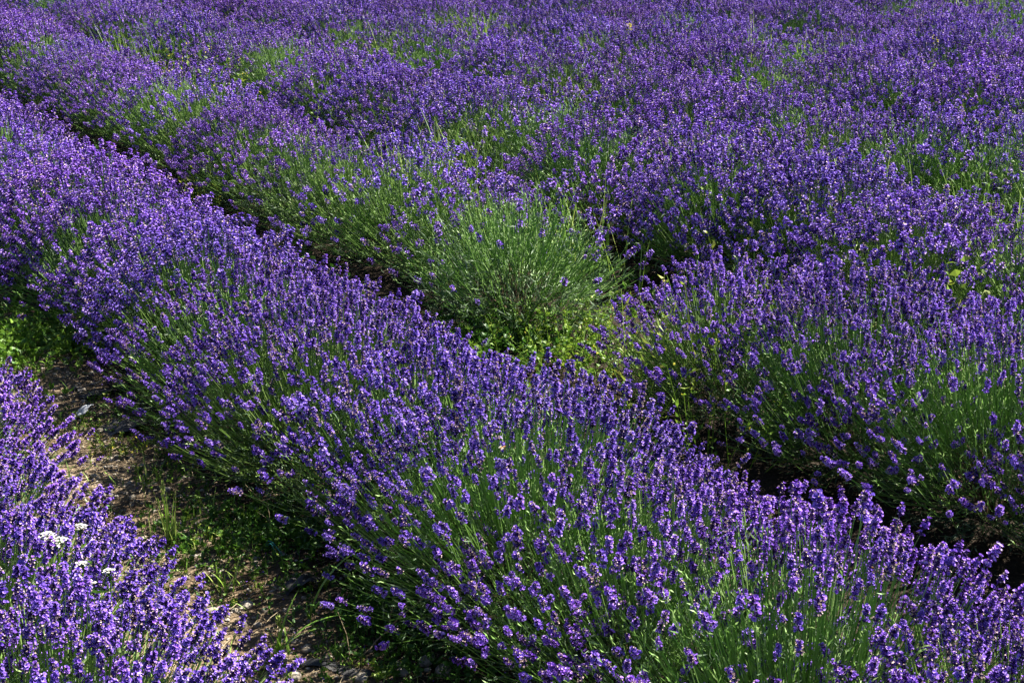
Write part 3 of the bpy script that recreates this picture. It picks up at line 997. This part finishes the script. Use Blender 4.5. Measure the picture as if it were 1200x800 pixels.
leafy_weed(1.05, 5.05, 0.30, 26, 0.03, 0.92, 'yellowish weed clump at the foot of a purple bush mid field', 78, spread=0.10, per=14)
leafy_weed(-1.35, 8.60, 0.42, 26, 0.035, 0.80, 'yellow-green weed in the hollow of a sparse far bush', 79, spread=0.12, per=14)
leafy_weed(-0.30, 2.86, 0.035, 6, 0.020, 0.80, 'small bright green seedling on the gravel under the clover', 80, spread=0.012, per=7, narrow=0.75, tilt=0.6, name='seedling_plant', cat='seedling')
leafy_weed(-0.49, 3.26, 0.05, 4, 0.022, 0.72, 'small green sprout lit beside the black plastic scrap', 81, spread=0.01, per=6, narrow=0.7, name='seedling_plant', cat='seedling')
grass_tuft(1.75, 10.52, 9, 0.80, 0.016, 'tall pale grass stalk standing above the far purple rows', 90, None, 0.02, 0.05, 0.12, 0.95, name='grass_stalk', cat='grass stalk')
grass_tuft(2.32, 10.06, 12, 0.72, 0.012, 'cluster of thin green grass stalks in the far purple rows', 91, None, 0.07, 0.12, 0.2, 0.8, name='grass_stalk', cat='grass stalk')


# ------------------------------------------------------------------ yarrow
def yarrow(x, y, lab, umbels, seed):
    r = np.random.default_rng(seed)
    e = thing('yarrow_plant', lab, 'yarrow', x, y, float(ground_z(x, y)), 'white yarrow plants among the lavender')
    gs, gl = Geo(), Geo()
    for dx, dy, h, w in umbels:
        c = np.array([dx, dy, h])
        tubes(gs, np.array([[[dx * 0.3, dy * 0.3, 0], [dx * 0.8, dy * 0.8, h * 0.55], c - [0, 0, 0.025]]]), np.array([[0.002, 0.0018, 0.0015]]), np.array([0.5]), 5)
        m = 24
        f = r.uniform(0.1, 0.9, m)[:, None]
        leaves(gl, np.array([dx * 0.3, dy * 0.3, 0]) * (1 - f) + c * f, r.normal(0, 1, (m, 3)) + [0, 0, 0.3], 0.05, 0.008, r.uniform(0.3, 0.7, m), r)
        gf = Geo()
        nf = int(240 * (w / 0.04) ** 2)
        rr = np.sqrt(r.uniform(0, 1, nf)) * w; aa = r.uniform(0, 6.28, nf)
        lump = Wobble(seed + 9, 190, 2)
        P = np.stack([np.cos(aa) * rr, np.sin(aa) * rr * 0.85, 0 * rr], -1)
        keep = lump(P[:, :2]) > -0.75
        P = P[keep]
        P[:, 2] = -0.35 * (rr[keep] ** 2) / w + r.normal(0, 0.0012, len(P))
        tubes(gs, np.stack([np.repeat((c - [0, 0, 0.025])[None], 14, 0), c + P[:14] * 0.5 - [0, 0, 0.012], c + P[:14] - [0, 0, 0.001]], 1), np.full((14, 3), 0.0007), np.full(14, 0.5))
        for p in P + c:
            q = r.uniform(0.0024, 0.0038)
            up = unit(np.array([0, 0, 1.0]) + r.normal(0, 0.25, 3))
            u, v = perp(up)
            a = np.arange(10) * 2 * math.pi / 10
            rad = np.where(np.arange(10) % 2 == 0, q, q * 0.62)
            ring = p + (u * np.cos(a)[:, None] + v * np.sin(a)[:, None]) * rad[:, None]
            g2 = np.vstack([p - up * 0.0012, ring])
            gf.add(g2, [[0, 1 + i, 1 + (i + 1) % 10] for i in range(10)], None, [0.1] + [r.uniform(0.6, 1.0)] * 10)
        link('flower_head', gf.mesh('flower_head', M_WHITE), e)
    link('stem', gs.mesh('stem', M_WEED), e)
    link('foliage', gl.mesh('foliage', M_WEED), e)


yarrow(-0.94, 2.66, 'white yarrow with one broad flat head and a smaller one behind', ((0.0, 0.0, 0.46, 0.028), (0.03, 0.06, 0.46, 0.015), (-0.022, 0.012, 0.465, 0.016)), 5)
yarrow(-0.86, 2.57, 'white yarrow with three small flat heads half hidden by purple spikes', ((-0.015, 0.03, 0.43, 0.013), (0.045, 0.02, 0.42, 0.014), (0.012, -0.01, 0.41, 0.015)), 6)


# ------------------------------------------------------------------ plastic scraps, twine, twigs
def film(name, lab, cat, x, y, w, d, crumple, mat, seed, rise=0.0, yaw=0.0, group=None):
    r = np.random.default_rng(seed)
    k = 40
    u, v = np.meshgrid(np.linspace(-1, 1, k), np.linspace(-1, 1, k))
    p = np.stack([u * w / 2, v * d / 2], -1).reshape(-1, 2)
    edge = 0.80 + 0.34 * Wobble(seed, 4.0, 2)(np.stack([u, v], -1).reshape(-1, 2))
    inside = (np.abs(u.ravel()) ** 3 + np.abs(v.ravel()) ** 3) < edge
    w1, w2 = Wobble(seed + 1, 2.2 / max(w, d) * 2, 2), Wobble(seed + 2, 7.5 / max(w, d) * 2, 2)
    fold = w1(p) * crumple + np.abs(w2(p)) * crumple * 0.6 - 0.003
    a = yaw
    rot = np.array([[math.cos(a), -math.sin(a)], [math.sin(a), math.cos(a)]])
    q = p @ rot.T
    z = ground_z(x + q[:, 0], y + q[:, 1]) - float(ground_z(x, y)) + 0.004 + fold + rise * (1 - (u.ravel() ** 2 + v.ravel() ** 2) / 2).clip(0)
    idx = np.arange(k * k).reshape(k, k)
    f = np.stack([idx[:-1, :-1], idx[:-1, 1:], idx[1:, 1:], idx[1:, :-1]], -1).reshape(-1, 4)
    f = f[inside[f].all(1)]
    g = Geo(); g.add(np.concatenate([q, z[:, None]], 1), None, f, 0.5)
    o = link(name, g.mesh(name, mat, True)); o.location = (x, y, float(ground_z(x, y)))
    return tag(o, lab, cat, group)


GP = 'scraps of black plastic film on the path'
film('plastic_scrap', 'crumpled black plastic scrap bulging from the dirt beside the clover', 'plastic scrap', -0.57, 3.28, 0.16, 0.11, 0.014, M_PLASTIC, 301, 0.012, 0.2, GP)
film('plastic_scrap', 'dark plastic sheet scrap on the shaded path behind the pale torn scrap', 'plastic scrap', -1.48, 4.74, 0.20, 0.16, 0.014, M_PLASTIC, 302, 0.006, -0.5, GP)
film('plastic_scrap', 'dark plastic sheet scrap behind the creeping yellowish weed', 'plastic scrap', -1.30, 4.38, 0.18, 0.14, 0.012, M_PLASTIC, 303, 0.004, 0.3, GP)
film('plastic_scrap', 'flat dark plastic scrap half buried under the bush edge', 'plastic scrap', -0.36, 3.18, 0.16, 0.08, 0.006, M_PLASTIC, 304, 0.0, 0.1, GP)
film('plastic_scrap', 'thin dark plastic strip on gravel behind the bright green seedling', 'plastic scrap', -0.41, 2.90, 0.20, 0.05, 0.007, M_PLASTIC, 305, 0.0, -0.3, GP)
film('torn_scrap', 'pale grey torn scrap lying on the dark plastic of the path', 'scrap', -1.46, 4.50, 0.09, 0.04, 0.018, M_PALE, 306, 0.012, 0.4)

r = np.random.default_rng(8)
g = Geo()
for k in range(3):
    tt = np.linspace(0, 1, 9)
    pts = np.stack([0.06 * tt - 0.03 + 0.006 * np.sin(tt * 6 + k), 0.05 * (0.5 - tt) + 0.008 * np.cos(tt * 5 + 2 * k), 0.012 + 0.035 * np.sin(tt * 3.1) + 0.002 * k], -1)
    tubes(g, pts[None], np.full((1, 9), 0.0009), np.array([0.5]), 4)
o = link('twine', g.mesh('twine', M_TEAL)); o.location = at_ground(-0.64, 3.43)
tag(o, 'short frayed piece of teal twine above the black plastic scrap', 'twine')


def twig(pts, rad, lab, seed, forks=3, x=0.0, y=0.0):
    r = np.random.default_rng(seed)
    g = Geo()
    pts = np.array(pts, float)
    tt = np.linspace(0, len(pts) - 1, 10)
    P = np.stack([np.interp(tt, np.arange(len(pts)), pts[:, i]) for i in range(3)], -1) + r.normal(0, 0.003, (10, 3))
    tubes(g, P[None], np.linspace(rad, rad * 0.5, 10)[None], np.array([0.35]), 5)
    for k in range(forks):
        i = int(r.integers(3, 9)); d = unit(P[i] - P[i - 1] + r.normal(0, 0.02, 3)); l = r.uniform(0.04, 0.10)
        Q = np.stack([P[i], P[i] + d * l * 0.5 + r.normal(0, 0.004, 3), P[i] + d * l + r.normal(0, 0.006, 3)])
        tubes(g, Q[None], np.array([[rad * 0.6, rad * 0.5, rad * 0.3]]), np.array([0.5]), 4)
    o = link('dry_twig', g.mesh('dry_twig', M_STRAW)); o.location = at_ground(x, y)
    return tag(o, lab, 'twig', 'dry twigs hanging over the path')


twig([(0, 0, 0.005), (0.06, 0.05, 0.04), (0.17, 0.02, 0.16), (0.20, 0.0, 0.24)], 0.0022, 'long bent dry twig rising from the gravel into the shaded lavender', 21, 5, -0.36, 2.95)
twig([(0, 0, 0.004), (0.01, -0.03, 0.03), (0.005, -0.07, 0.05)], 0.0018, 'short dry twig standing upright on the gravel', 22, 1, -0.38, 2.96)
twig([(0, 0, 0.0), (0.004, 0.01, 0.06), (0.0, 0.03, 0.10)], 0.0013, 'thin dry stalk standing among the weeds of the path', 23, 2, -0.66, 3.50)


# ------------------------------------------------------------------ bees
def bee(x, y, z, yaw, lab):
    e = thing('bee', lab, 'bee', x, y, z, 'bees on the lavender')
    v, f = ICO2
    g = Geo()
    for c, sx, sy, sz in ((-0.0045, 0.0052, 0.0031, 0.0029), (0.0018, 0.0033, 0.0030, 0.0030), (0.0056, 0.0019, 0.0021, 0.0019)):
        g.add(v * [sx, sy, sz] + [c, 0, 0], f, None, 0.5)
    legs = np.array([[[0.002 * i, s * 0.002, -0.001], [0.002 * i, s * 0.0042, -0.002], [0.002 * i - 0.001, s * 0.0048, -0.005]] for i in (-1, 0, 1) for s in (-1, 1)], float)
    tubes(g, legs, np.full((6, 3), 0.0003), np.full(6, 0.5))
    link('body', g.mesh('body', M_BEE, True), e)
    for s in (-1, 1):
        a = np.linspace(0, 2 * math.pi, 13)[:-1]
        p = np.stack([-0.003 + 0.0045 * np.cos(a) - 0.002, s * (0.0042 + 0.0021 * np.sin(a)), 0.0026 + 0.0008 * np.cos(a)], -1)
        g = Geo(); g.add(np.vstack([p.mean(0), p]), [[0, 1 + i, 1 + (i + 1) % 12] for i in range(12)], None, 0.5)
        link('wing', g.mesh('wing', M_WING), e)
    e.rotation_euler = (0.2, -0.3, yaw)


bee(-0.02, 2.955, 0.525, 0.6, 'orange-brown bee on a spike high on the long row behind the path')
bee(0.66, 2.33, 0.545, 2.2, 'orange-brown bee on a spike below three tall spikes')
